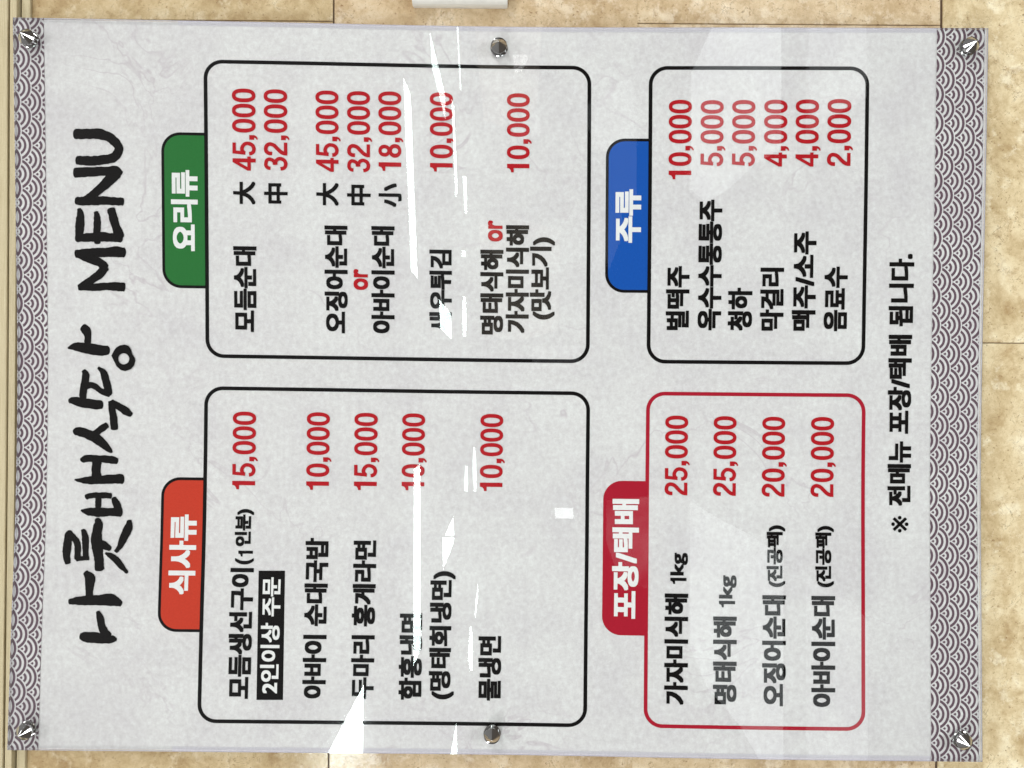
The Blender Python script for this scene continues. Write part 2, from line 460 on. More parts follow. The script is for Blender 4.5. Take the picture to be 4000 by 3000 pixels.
TABS = [
 ((638, 820), (720, 523), (720, 1120), 'main', GREEN, True, 'green heading tab reading 요리류'),
 ((630, 2166), (715, 1870), (715, 2463), 'meal', ORANGE, True, 'orange red heading tab reading 식사류'),
 ((2371, 842), (2455, 547), (2455, 1138), 'drink', BLUE, True, 'blue heading tab reading 주류'),
 ((2360, 2180), (2440, 1884), (2440, 2476), 'pack', CRIMSON, False, 'crimson heading tab reading 포장/택배'),
]
for L, T, B, key, m, outl, lab in TABS:
    x0 = unwarp(*L)[0]; y0 = unwarp(*T)[1]; y1 = unwarp(*B)[1]; x1 = boxes[key][0]
    w = 5.7
    outer = rrect(x0 - w, y0 - w, x1, y1 + w, 68 + w, corners=(1, 0, 0, 1))
    inner = rrect(x0 + w, y0 + w, x1, y1 - w, 68 - w, corners=(1, 0, 0, 1))
    if outl:
        flat('tab_outline', [outer], BLACK, INK_Y, None)
        flat('heading_tab', [inner], m, INK_Y - 0.00003, lab)
    else:
        flat('heading_tab', [outer], m, INK_Y - 0.00003, lab)

# lavender strips that paint the acrylic rim reflection along the two long cut edges
LAV = ink('rim_reflection_lavender', (0.645, 0.63, 0.67), 0.08)
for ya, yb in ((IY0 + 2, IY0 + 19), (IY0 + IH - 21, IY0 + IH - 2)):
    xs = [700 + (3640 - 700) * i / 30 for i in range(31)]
    flat('painted_rim_band', [[(xs[i], ya), (xs[i + 1], ya), (xs[i + 1], yb), (xs[i], yb)] for i in range(30)], LAV, INK_Y, 'painted lavender band standing in for the reflection in the acrylic rim')

# ---- wave borders (overlapping scales of concentric rings)
def clip(poly, x0, y0, x1, y1):
    for ax, lim, sgn in ((0, x0, 1), (0, x1, -1), (1, y0, 1), (1, y1, -1)):
        out = []
        for i in range(len(poly)):
            p, q = poly[i], poly[(i + 1) % len(poly)]
            ip = (p[ax] - lim) * sgn >= 0; iq = (q[ax] - lim) * sgn >= 0
            if ip: out.append(p)
            if ip != iq:
                t = (lim - p[ax]) / (q[ax] - p[ax])
                out.append((p[0] + t * (q[0] - p[0]), p[1] + t * (q[1] - p[1])))
        poly = out
        if not poly: return None
    return poly
def waves(name, x0, x1, cx0, cy0, label):
    """rows of scales bulging towards larger x; rows with smaller x lie on top"""
    px, py, R = 41.0, 112.3, 66.0
    vs, fs, mi = [], [], []
    y0, y1 = IY0 - 2, IY0 + IH + 2
    y0 += 8; y1 -= 8
    rows_ = [i for i in range(-3, 9) if cx0 + i * px + R > x0 and cx0 + i * px - R < x1]
    for ri, i in enumerate(rows_):
        cx = cx0 + i * px; depth = INK_Y - 0.00002 * (len(rows_) - ri) * 3
        off = 0 if i % 2 == 0 else py / 2
        j0 = int((y0 - cy0) // py) - 1; j1 = int((y1 - cy0) // py) + 2
        for j in range(j0, j1):
            cy = cy0 + off + j * py
            def put(poly, m, d):
                q = clip(poly, x0, y0, x1, y1)
                if not q or len(q) < 3: return
                k = len(vs); vs.extend(PV(a, b, d) for a, b in q); fs.append(tuple(range(k, k + len(q)))); mi.append(m)
            sg = 28
            A0 = -math.pi * 0.75; A1 = math.pi * 0.75
            dj = 0.000002 * (j % 2)
            circ = [(cx + R * math.cos(2 * math.pi * s / sg), cy + R * math.sin(2 * math.pi * s / sg)) for s in range(sg)]
            put(circ, 0, depth - dj)
            for r0, r1 in ((0, 5.5), (12.8, 22.6), (32.2, 41.8), (51, 61)):
                if r0 == 0:
                    put([(cx + r1 * math.cos(2 * math.pi * s / 10), cy + r1 * math.sin(2 * math.pi * s / 10)) for s in range(10)], 1, depth - 0.00002 - dj); continue
                for s in range(24):
                    a, b = A0 + (A1 - A0) * s / 24, A0 + (A1 - A0) * (s + 1) / 24
                    put([(cx + r0 * math.cos(a), cy + r0 * math.sin(a)), (cx + r1 * math.cos(a), cy + r1 * math.sin(a)),
                         (cx + r1 * math.cos(b), cy + r1 * math.sin(b)), (cx + r0 * math.cos(b), cy + r0 * math.sin(b))], 1, depth - 0.00002 - dj)
    o = mesh_obj(name, vs, fs, [PAPER, PURPLE], sheet, mi); o['label'] = label
a = unwarp(119 - 61.5, 230); e = unwarp(178, 1000)
waves('wave_border', IX0 + 8, unwarp(184, 1000)[0], a[0], a[1], 'purple wave pattern band above the title')
a = unwarp(3690 - 61.5, 145)
waves('wave_border', unwarp(3645, 1000)[0], IX0 + IW - 15, a[0], a[1], 'purple wave pattern band along the foot of the sheet')

# ---- lettering
def text_mesh(s):
    c = bpy.data.curves.new('t', 'FONT'); c.body = s; c.resolution_u = 4
    o = bpy.data.objects.new('t', c); col.objects.link(o)
    bpy.context.view_layer.update()
    me = bpy.data.meshes.new_from_object(o.evaluated_get(bpy.context.evaluated_depsgraph_get()))
    V = [(v.co.x, v.co.y) for v in me.vertices]; F = [tuple(p.vertices) for p in me.polygons]
    bpy.data.objects.remove(o); bpy.data.curves.remove(c); bpy.data.meshes.remove(me)
    return V, F
TXT_Y = -0.00034
def lettering(name, s, xa, xb, ya, yb, m, rx=0.045, ry=0.032, digits=False, label=None):
    """xa..xb: photo x of glyph tops and feet, ya..yb: photo y of the end and the start of the line"""
    V, F = text_mesh(s)
    x0 = min(v[0] for v in V) - rx; x1 = max(v[0] for v in V) + rx
    y0 = (0 if digits else min(v[1] for v in V)) - ry; y1 = max(v[1] for v in V) + ry
    cx, cy = unwarp((xa + xb) / 2, (ya + yb) / 2)
    sx = (yb - ya) / (x1 - x0); sy = (xb - xa) / (y1 - y0)
    vs, fs = [], []
    dirs = [(0, 0), (1, 1), (1, -1), (-1, 1), (-1, -1), (1, 0), (-1, 0), (0, 1), (0, -1)]
    for q, (dx, dy) in enumerate(dirs):
        k = len(vs)
        for (u, v) in V:
            u2 = u + dx * rx; v2 = v + dy * ry
            iy = cy + (yb - ya) / 2 - (u2 - x0) * sx
            ix = cx + (xb - xa) / 2 - (v2 - y0) * sy
            vs.append(PV(ix, iy, TXT_Y - q * 0.000006))
        fs += [tuple(k + i for i in f) for f in F]
    o = mesh_obj(name, vs, fs, m, sheet)
    o['label'] = label or s
    return o
def item(s, xa, xb, ya, yb, **kw): return lettering('item_lettering', s, xa, xb, ya, yb, BLACK, label='black lettering ' + s, **kw)
def stroke_polys(pts, w):
    P = []
    for i in range(len(pts) - 1):
        p0 = pts[max(0, i - 1)]; p1 = pts[i]; p2 = pts[i + 1]; p3 = pts[min(len(pts) - 1, i + 2)]
        for j in range(4):
            t = j / 4
            P.append(tuple(0.5 * (2*p1[q] + (-p0[q] + p2[q]) * t + (2*p0[q] - 5*p1[q] + 4*p2[q] - p3[q]) * t*t + (-p0[q] + 3*p1[q] - 3*p2[q] + p3[q]) * t**3) for q in range(2)))
    P.append(pts[-1]); A, B = [], []
    for i, (x, y) in enumerate(P):
        a = P[max(0, i - 1)]; b = P[min(len(P) - 1, i + 1)]; dx, dy = b[0] - a[0], b[1] - a[1]; d = math.hypot(dx, dy) or 1
        A.append((x - dy / d * w / 2, y + dx / d * w / 2)); B.append((x + dy / d * w / 2, y - dx / d * w / 2))
    return [[A[i], A[i + 1], B[i + 1], B[i]] for i in range(len(P) - 1)]
def oval(cx, cy, rx, ry, qx, qy, e=2.35, seg=36):
    def f(t, a, b):
        c, s_ = math.cos(t), math.sin(t)
        return (cx + a * math.copysign(abs(c) ** (2 / e), c), cy + b * math.copysign(abs(s_) ** (2 / e), s_))
    T = [2 * math.pi * i / seg for i in range(seg + 1)]
    return [[f(T[i], rx, ry), f(T[i + 1], rx, ry), f(T[i + 1], qx, qy), f(T[i], qx, qy)] for i in range(seg)]
def box(x0, y0, x1, y1): return [[(x0, y0), (x1, y0), (x1, y1), (x0, y1)]]
DIGIT = {
 '0': (0.66, oval(0.33, 0.5, 0.302, 0.51, 0.128, 0.352)),
 '1': (0.66, box(0.29, 0, 0.48, 1.0) + [[(0.10, 0.70), (0.10, 0.815), (0.19, 0.835), (0.26, 0.885), (0.30, 1.0), (0.30, 0.70)]]),
 '2': (0.66, stroke_polys([(0.11, 0.66), (0.12, 0.79), (0.19, 0.90), (0.32, 0.93), (0.45, 0.89), (0.52, 0.79), (0.515, 0.68), (0.46, 0.56), (0.34, 0.44), (0.21, 0.31), (0.135, 0.19), (0.115, 0.07)], 0.165) + box(0.032, 0, 0.60, 0.15)),
 '3': (0.66, stroke_polys([(0.115, 0.73), (0.13, 0.83), (0.21, 0.915), (0.32, 0.93), (0.44, 0.90), (0.51, 0.82), (0.50, 0.70), (0.44, 0.60), (0.36, 0.56), (0.27, 0.555)], 0.155)
      + stroke_polys([(0.27, 0.50), (0.38, 0.51), (0.48, 0.46), (0.54, 0.37), (0.54, 0.26), (0.48, 0.14), (0.38, 0.08), (0.31, 0.072), (0.19, 0.10), (0.12, 0.19), (0.10, 0.30)], 0.16)),
 '4': (0.66, box(0.38, 0, 0.55, 1.0) + box(0.02, 0.21, 0.635, 0.36) + [[(0.02, 0.355), (0.385, 1.0), (0.41, 1.0), (0.41, 0.78), (0.175, 0.355)]]),
 '5': (0.66, box(0.10, 0.85, 0.58, 1.0) + [[(0.10, 1.0), (0.245, 1.0), (0.20, 0.44), (0.05, 0.44)]] + stroke_polys([(0.12, 0.47), (0.20, 0.56), (0.33, 0.59), (0.46, 0.53), (0.54, 0.42), (0.54, 0.28), (0.48, 0.15), (0.38, 0.085), (0.30, 0.072), (0.19, 0.10), (0.12, 0.18), (0.10, 0.28)], 0.16)),
 '8': (0.66, oval(0.33, 0.74, 0.265, 0.27, 0.10, 0.125, 2.1) + oval(0.33, 0.275, 0.30, 0.285, 0.125, 0.135, 2.1)),
 ',': (0.33, [[(0.05, 0.06), (0.05, 0.27), (0.255, 0.27), (0.255, 0.06)], [(0.255, 0.06), (0.215, -0.03), (0.14, -0.085), (0.06, -0.10), (0.06, -0.04), (0.12, -0.01), (0.145, 0.06)]]),
}
def numerals(name, s, xa, xb, ya, yb, m, label):
    polys = []; x = 0
    for ch in s:
        adv, ps = DIGIT[ch]; polys += [[(a + x, b) for a, b in p] for p in ps]; x += adv
    xs = [a for p in polys for a, b in p]; x0, x1 = min(xs), max(xs)
    cx, cy = unwarp((xa + xb) / 2, (ya + yb) / 2); sx = (yb - ya) / (x1 - x0); vs, fs = [], []
    for q, p in enumerate(polys):
        k = len(vs)
        vs += [PV(cx + (xb - xa) / 2 - b * (xb - xa), cy + (yb - ya) / 2 - (a - x0) * sx, TXT_Y - (q % 8) * 0.000006) for a, b in p]
        fs.append(tuple(range(k, k + len(p))))
    o = mesh_obj(name, vs, fs, m, sheet); o['label'] = label
    return o
def price(s, xa, xb, ya, yb): return numerals('price_lettering', s, xa, xb, ya, yb, RED, 'red price ' + s)
HEAD = dict(rx=0.040, ry=0.034)
lettering('heading_lettering', '요리류', 669, 773, 664, 981, WHITE, label='white heading 요리류', **HEAD)
lettering('heading_lettering', '식사류', 661, 766, 2009, 2322, WHITE, label='white heading 식사류', **HEAD)
lettering('heading_lettering', '주류', 2404, 2504, 739, 949, WHITE, label='white heading 주류', **HEAD)
lettering('heading_lettering', '포장/택배', 2391, 2495, 1948, 2417, WHITE, label='white heading 포장/택배', **HEAD)
# dishes
item('모듬순대', 912, 1003, 962, 1297)
price('45,000', 908, 998, 346, 667); item('大', 911, 998, 709, 799, rx=0.032, ry=0.032)
price('32,000', 1032, 1122, 349, 667); item('中', 1032, 1124, 716, 796, rx=0.032, ry=0.032)
price('45,000', 1234, 1322, 353.5, 672); item('大', 1236, 1323, 714, 804, rx=0.032, ry=0.032)
price('32,000', 1357, 1445, 356, 674); item('中', 1356, 1448, 722, 803, rx=0.032, ry=0.032)
price('18,000', 1479, 1567, 357, 669); item('小', 1479, 1569, 716, 809, rx=0.032, ry=0.032)
item('오징어순대', 1268, 1358.5, 881, 1302.5)
lettering('small_lettering', 'or', 1381, 1438, 1051, 1133, RED, rx=0.030, ry=0.026, label='red word or between two sundae dishes')
item('아바이순대', 1451, 1541.6, 883, 1303)
item('새우튀김', 1677, 1765, 975, 1298); price('10,000', 1680, 1768.5, 360, 672)
item('명태식해', 1876, 1966, 975, 1308)
lettering('small_lettering', 'or', 1906, 1964, 861, 944, RED, rx=0.030, ry=0.026, label='red word or after 명태식해')
item('가자미식해', 1976, 2066, 879, 1302); item('(맛보기)', 2070, 2167, 926, 1249.5)
price('10,000', 1981, 2068, 364, 675)
# drinks
price('10,000', 2612.6, 2701, 390, 701); price('5,000', 2737, 2825, 391.5, 650); price('5,000', 2860, 2948.5, 391, 650)
price('4,000', 2985, 3074, 390, 651); price('4,000', 3108, 3197, 389, 651); price('2,000', 3232, 3323, 387.5, 649)
item('벌떡주', 2601, 2692.6, 1039, 1290); item('옥수수통통주', 2727, 2819, 780, 1291); item('청하', 2843, 2938, 1124, 1291.6)
item('막걸리', 2969, 3061, 1046, 1292); item('맥주/소주', 3094, 3187, 904, 1292.5); item('음료수', 3218, 3310, 1041.6, 1294)
# meals
item('모듬생선구이', 894, 985, 2218, 2730)
lettering('small_lettering', '(', 918, 992, 2180, 2205, BLACK, rx=0.04, ry=0.02, label='small black opening bracket')
numerals('small_lettering', '1', 931, 988, 2151, 2174, BLACK, 'small black numeral 1')
lettering('small_lettering', '인분)', 918, 992, 1988, 2134, BLACK, rx=0.048, ry=0.034, label='small black note 인분 with closing bracket')
price('15,000', 909, 999, 1607.6, 1912)
bx = [unwarp(1010.5, 2229), unwarp(1113.5, 2229), unwarp(1105.5, 2734), unwarp(1002, 2734)]
flat('note_bar', [bx], BLACK, INK_Y - 0.00003, 'solid black bar behind white note')
lettering('note_lettering', '2인이상 주문', 1019, 1093, 2254, 2709, WHITE, rx=0.032, ry=0.024, label='white note 2인이상 주문')
item('아바이 순대국밥', 1186.5, 1277.5, 2100, 2729); price('10,000', 1198, 1287, 1610, 1914)
item('두마리 홍게라면', 1374, 1465, 2109, 2731); price('15,000', 1384, 1474, 1612, 1915)
item('함흥냉면', 1558.6, 1648.6, 2394, 2734); price('10,000', 1570.5, 1659, 1614, 1916)
item('(명태회냉면)', 1677.7, 1775.7, 2229, 2733)
item('물냉면', 1868, 1957.5, 2483, 2737); price('10,000', 1876, 1964, 1616, 1919)
# takeaway
price('25,000', 2597.6, 2686, 1623, 1935); price('25,000', 2786.6, 2875, 1625.6, 1937)
price('20,000', 2976.5, 3065, 1628, 1940); price('20,000', 3167, 3256, 1629, 1941)
item('가자미식해', 2595, 2687, 2318, 2753); numerals('small_lettering', '1', 2618, 2681, 2257, 2281, BLACK, 'small black numeral 1'); lettering('small_lettering', 'kg', 2618, 2687, 2159, 2248, BLACK, rx=0.028, ry=0.024, label='small black kg')
item('명태식해', 2785, 2877, 2408, 2751); numerals('small_lettering', '1', 2808, 2871, 2347, 2372, BLACK, 'small black numeral 1'); lettering('small_lettering', 'kg', 2808, 2877, 2247, 2338, BLACK, rx=0.028, ry=0.024, label='small black kg')
item('오징어순대', 2977, 3069, 2325, 2758); lettering('small_lettering', '(진공팩)', 2994, 3067, 2051.5, 2293, BLACK, rx=0.048, ry=0.034, label='small black note (진공팩)')
item('아바이순대', 3169, 3262, 2328, 2761); lettering('small_lettering', '(진공팩)', 3184, 3257, 2054, 2294, BLACK, rx=0.048, ry=0.034, label='small black note (진공팩)')
# foot note
lettering('footnote_lettering', '※', 3481, 3548, 2015, 2080, BLACK, rx=0.001, ry=0.001, label='black reference mark')
lettering('footnote_lettering', '전메뉴', 3466, 3558, 1724, 1975.6, BLACK, label='black footnote 전메뉴')
lettering('footnote_lettering', '포장/택배', 3468, 3560, 1308, 1694, BLACK, label='black footnote 포장/택배')
lettering('footnote_lettering', '됩니다.', 3472, 3569, 992, 1275, BLACK, label='black footnote 됩니다.')

# ---- brush title, drawn stroke by stroke (x, y, width in the 2.212x enlargements; the first pair shifts the enlargement)
rnd = random.Random(5)
Z = 2.212
def st(oy, *pts): return [(x / Z, oy + y / Z, w / Z) for x, y, w in pts]
A_, E_, I_, M_ = 0, 750, 1500, 2250
STROKES = {
 'U': [st(A_, (650, 1160, 78), (740, 1157, 84), (860, 1160, 84), (960, 1195, 78), (1018, 1260, 72), (1022, 1310, 72), (970, 1365, 76), (860, 1385, 78), (760, 1390, 76), (668, 1385, 70))],
 'N': [st(A_, (650, 1495, 80), (760, 1487, 74), (900, 1480, 76), (1000, 1480, 84), (1040, 1505, 60)), st(A_, (1030, 1510, 50), (960, 1545, 90), (860, 1640, 72), (760, 1720, 72), (700, 1745, 60)), st(E_, (660, 78, 60), (760, 78, 74), (900, 76, 68), (1060, 85, 66))],
 'E': [st(E_, (662, 400, 60), (760, 392, 72), (900, 390, 76), (1050, 400, 66)), st(E_, (685, 148, 36), (695, 200, 62), (690, 300, 74), (685, 400, 66)), st(E_, (832, 175, 40), (842, 240, 60), (840, 380, 58), (845, 440, 50)), st(E_, (962, 150, 66), (975, 200, 70), (1000, 290, 70), (1035, 390, 78))],
 'M': [st(E_, (660, 535, 66), (760, 525, 70), (900, 522, 76), (1000, 518, 84), (1072, 525, 84)), st(E_, (675, 550, 40), (760, 570, 70), (860, 610, 72), (910, 655, 72)), st(E_, (910, 650, 72), (860, 710, 66), (780, 770, 66), (690, 825, 56)), st(E_, (685, 832, 40), (780, 825, 56), (950, 815, 66), (1070, 820, 76))],
 '당': [st(E_, (590, 1350, 16), (640, 1335, 60), (720, 1345, 86), (850, 1365, 88), (935, 1370, 72)), st(E_, (758, 1320, 56), (758, 1250, 56), (745, 1195, 76), (715, 1170, 60)),
        st(E_, (722, 1545, 36), (740, 1580, 62), (728, 1680, 62), (720, 1760, 56), (722, 1795, 42)), st(E_, (735, 1680, 60), (800, 1668, 50), (880, 1720, 50), (950, 1745, 50)), st(E_, (852, 1518, 24), (895, 1560, 50), (920, 1640, 62), (940, 1725, 66), (940, 1745, 50))],
 '식': [st(I_, (600, 150, 36), (640, 145, 66), (740, 165, 80), (840, 178, 80), (880, 180, 66)), st(I_, (645, 420, 50), (680, 410, 76), (760, 435, 78), (860, 490, 76), (930, 555, 54), (968, 590, 20)), st(I_, (800, 450, 60), (860, 400, 56), (925, 355, 52)), st(I_, (990, 385, 64), (985, 300, 60), (970, 210, 56), (965, 155, 56)), st(I_, (965, 160, 56), (1030, 195, 56), (1090, 235, 62), (1135, 265, 40))],
 '배': [st(I_, (712, 665, 44), (740, 645, 54), (840, 645, 52), (960, 655, 66), (1012, 665, 52)), st(I_, (648, 828, 14), (760, 832, 62), (900, 825, 72), (1060, 820, 78)), st(I_, (838, 665, 76), (832, 740, 74), (838, 810, 84)),
        st(I_, (745, 978, 40), (800, 962, 50), (960, 965, 46)), st(I_, (702, 1092, 12), (760, 1102, 60), (860, 1108, 72), (960, 1105, 66), (1045, 1105, 74)), st(I_, (850, 975, 46), (850, 1090, 48)), st(I_, (985, 985, 40), (1010, 1040, 62), (1040, 1095, 40))],
 '룻': [st(I_, (588, 1545, 50), (575, 1480, 66), (582, 1380, 66), (600, 1300, 66), (600, 1270, 36)), st(I_, (598, 1280, 40), (645, 1335, 50), (672, 1390, 54), (672, 1510, 52)), st(I_, (665, 1512, 40), (765, 1502, 40)), st(I_, (748, 1510, 40), (740, 1430, 50), (738, 1330, 54), (718, 1260, 34)),
        st(I_, (832, 1170, 36), (852, 1200, 70), (838, 1300, 84), (840, 1400, 92), (855, 1500, 76), (860, 1600, 76)), st(I_, (860, 1370, 60), (905, 1395, 64), (955, 1425, 34)), st(I_, (1120, 1180, 36), (1115, 1230, 66), (1080, 1310, 66), (1040, 1400, 50), (1000, 1445, 34)), st(I_, (915, 1460, 20), (985, 1500, 54), (1050, 1570, 50), (1100, 1630, 22))],
 '나': [st(M_, (742, -30, 50), (780, 20, 84), (775, 100, 66), (772, 200, 62)), st(M_, (600, 222, 40), (700, 212, 76), (850, 208, 84), (960, 205, 100), (1045, 240, 50)), st(M_, (848, 308, 34), (865, 360, 60), (885, 450, 66), (935, 520, 66)), st(M_, (700, 520, 56), (760, 528, 86), (900, 540, 80), (975, 545, 64), (1005, 548, 30))],
}
def ribbon(pts):
    # resample with Catmull-Rom, jitter the rim, round the ends
    P = []
    for i in range(len(pts) - 1):
        p0 = pts[max(0, i - 1)]; p1 = pts[i]; p2 = pts[i + 1]; p3 = pts[min(len(pts) - 1, i + 2)]
        d = math.hypot(p2[0] - p1[0], p2[1] - p1[1]); k = max(2, int(d / 5))
        for j in range(k):
            t = j / k
            P.append(tuple(0.5 * ((2 * p1[q]) + (-p0[q] + p2[q]) * t + (2*p0[q] - 5*p1[q] + 4*p2[q] - p3[q]) * t * t + (-p0[q] + 3*p1[q] - 3*p2[q] + p3[q]) * t**3) for q in range(3)))
    P.append(pts[-1])
    Lp, Rp = [], []
    jl = jr = 0
    for i, (x, y, w) in enumerate(P):
        a = P[max(0, i - 1)]; b = P[min(len(P) - 1, i + 1)]
        dx, dy = b[0] - a[0], b[1] - a[1]; d = math.hypot(dx, dy) or 1; nx, ny = -dy / d, dx / d
        jl = 0.6 * jl + rnd.uniform(-1.3, 1.3); jr = 0.6 * jr + rnd.uniform(-1.3, 1.3)
        h = max(1.5, w * 0.535)
        Lp.append((x + nx * (h + jl), y + ny * (h + jl))); Rp.append((x - nx * (h + jr), y - ny * (h + jr)))
    quads = [[Lp[i], Lp[i + 1], Rp[i + 1], Rp[i]] for i in range(len(P) - 1)]
    for (x, y, w), (qx, qy, _) in ((P[0], P[1]), (P[-1], P[-2])):
        # blunt, slightly ragged brush end: a flattened half disc
        h = max(1.5, w * 0.535); an = math.atan2(y - qy, x - qx)
        c = []
        for s in range(9):
            t = -math.pi / 2 + math.pi * s / 8; rr = rnd.uniform(0.93, 1.04)
            lx = math.cos(t) * h * 0.42 * rr; ly = math.sin(t) * h * rr
            c.append((x + lx * math.cos(an) - ly * math.sin(an), y + lx * math.sin(an) + ly * math.cos(an)))
        quads.append(c)
    return quads
d = 0
for ch, sts in STROKES.items():
    vs, fs = [], []
    for s in sts:
        for q in ribbon(s):
            k = len(vs); vs += [W(x, y, TXT_Y - 0.00002 * sts.index(s) - (0.00001 if len(q) > 4 else 0)) for x, y in q]; fs.append(tuple(range(k, k + len(q))))
    if ch == '당':
        # the ring of the last consonant
        o_ = [(965, 1415), (985, 1375), (1005, 1345), (1040, 1325), (1080, 1318), (1115, 1330), (1135, 1360), (1145, 1400), (1166, 1430), (1172, 1460), (1160, 1500), (1135, 1530), (1085, 1548), (1045, 1538), (1010, 1505), (988, 1462)]
        m_ = []
        for x, y in o_:
            an = math.atan2(y - 1442, x - 1072); m_.append((1072 + 48 * math.cos(an), 1442 + 48 * math.sin(an)))
        for i in range(len(o_)):
            j = (i + 1) % len(o_); k = len(vs)
            vs += [W(x / Z, E_ + y / Z, TXT_Y - 0.0003) for x, y in (o_[i], o_[j], m_[j], m_[i])]; fs.append((k, k + 1, k + 2, k + 3))
    o = mesh_obj('title_character', vs, fs, BLACK, sheet); o['label'] = 'black brush lettered title character ' + ch

# ------------------------------------------------------------------ chrome cone fixings
def lathe(prof, seg=44):
    vs, fs = [], []
    for r, y in prof:
        for s in range(seg):
            a = 2 * math.pi * s / seg; vs.append((r * math.cos(a), y, r * math.sin(a)))
    for i in range(len(prof) - 1):
        for s in range(seg):
            t = (s + 1) % seg
            fs.append((i * seg + s, i * seg + t, (i + 1) * seg + t, (i + 1) * seg + s))
    fs.append(tuple(range(seg))); fs.append(tuple(reversed(range((len(prof) - 1) * seg, len(prof) * seg))))
    return vs, fs
cv, cf = lathe([(0.0066, 0.0), (0.0070, -0.0004), (0.0070, -0.0050), (0.0072, -0.0053), (0.0077, -0.0056), (0.0077, -0.0061), (0.0062, -0.0078), (0.0038, -0.0105), (0.0004, -0.0142), (0.0001, -0.0143)])
sv, sf = lathe([(0.0060, 0.0), (0.0060, TILE_Y + 0.0)], 32)
wv, wf = lathe([(0.0084, -0.0), (0.0084, -0.0007), (0.0078, -0.0010)], 48)
fix = [(107, 147, 'in the upper left corner of the photo over the wave band'), (98, 2857, 'in the lower left corner of the photo over the wave band'),
       (1949, 181, 'at the middle of the upper edge in the photo'), (1922, 2872, 'at the middle of the lower edge in the photo'),
       (3790, 178, 'in the upper right corner of the photo over the wave band'), (3764, 2896, 'in the lower right corner of the photo over the wave band')]
cone_me = None
for i, (px, py, where) in enumerate(fix):
    e = empty('cone_fixing', W(px, py, -ACR, kat(-ACR - 0.004)))
    tag(e, 'polished chrome cone fixing ' + where, 'fixing', 'chrome cone fixings of the menu board')
    if cone_me is None:
        c1 = mesh_obj('cone_cap', cv, cf, CHROME, e); cone_me = c1.data
        c2 = mesh_obj('washer', wv, wf, CHROME, e); wash_me = c2.data
        c3 = mesh_obj('spacer', [(x, y + ACR + 0.003, z) for x, y, z in [(a * 1.0, b * 0.7, c) for a, b, c in sv]], sf, CHROME, e, smooth=True); sp_me = c3.data
    else:
        for nm, me in (('cone_cap', cone_me), ('washer', wash_me), ('spacer', sp_me)):
            o = bpy.data.objects.new(nm, me); col.objects.link(o); o.parent = e

# ------------------------------------------------------------------ white cable cover above the board (upper edge of the picture)
def cable_cover():
    bm = bmesh.new()
    L = (1985 - 1610) * S; Wd = 0.034; H = 0.016
    prof = []
    for s in range(13):
        a = math.pi * s / 12
        prof.append((math.cos(a) * Wd / 2, -0.004 - math.sin(a) * (H - 0.004)))
    prof = [(Wd / 2, 0.0)] + prof + [(-Wd / 2, 0.0)]
    r0 = [bm.verts.new((x, y, -L / 2)) for x, y in prof]; r1 = [bm.verts.new((x, y, L / 2)) for x, y in prof]
    k = len(prof)
    for i in range(k): bm.faces.new((r0[i], r0[(i + 1) % k], r1[(i + 1) % k], r1[i]))
    bm.faces.new(r0); bm.faces.new(list(reversed(r1)))
    bmesh.ops.recalc_face_normals(bm, faces=bm.faces)
    es = [e for e in bm.edges if abs(e.verts[0].co.z) > L / 2 - 1e-5 and abs(e.verts[0].co.z - e.verts[1].co.z) < 1e-6]
    bmesh.ops.bevel(bm, geom=es, offset=0.0008, segments=2, affect='EDGES')
    o = bm_obj('cable_cover', bm, WHITE_PLASTIC)
    p = W((1610 + 1985) / 2, 23, TILE_Y, kat(TILE_Y - 0.005)); o.location = (p.x + Wd / 2, TILE_Y, p.z)
    o.rotation_euler = (0, math.radians(0.5), 0)
    tag(o, 'white plastic cable cover on the tiles at the upper edge of the photo', 'cable cover')
    return o
cable_cover()

# ------------------------------------------------------------------ lit things of the room and added glowing panes, mirrored by the acrylic
H_CEIL = 1.35
def mirror_ceiling(px, py):
    u = (2000 - px) / FPX; D = H_CEIL / u; v = (1500 - py) / FPX
    return Vector((v * D, -2 * ACR - (D - D0), H_CEIL))
def mirror_wall(px, py, D):
    return Vector(((1500 - py) / FPX * D, -2 * ACR - (D - D0), (2000 - px) / FPX * D))
def panel(name, pts, thick, axis, m_emit, label, cat, group, part):
    """a shallow lit body: the polygon pts is its glowing face, the housing lies behind it"""
    c = sum(pts, Vector()) / len(pts)
    e = empty(name, c); tag(e, label, cat, group)
    f = [p - c for p in pts]; off = Vector(axis) * thick
    k = len(f)
    mesh_obj(part, f, [tuple(range(k))], m_emit, e)
    grow = [p * 1.0 + off * 0.05 for p in f]; back = [p + off for p in grow]
    mesh_obj('housing', grow + back, [tuple(range(k, 2 * k)), tuple(reversed(range(k)))] + [(i, (i + 1) % k, k + (i + 1) % k, k + i) for i in range(k)], DARKMETAL, e)
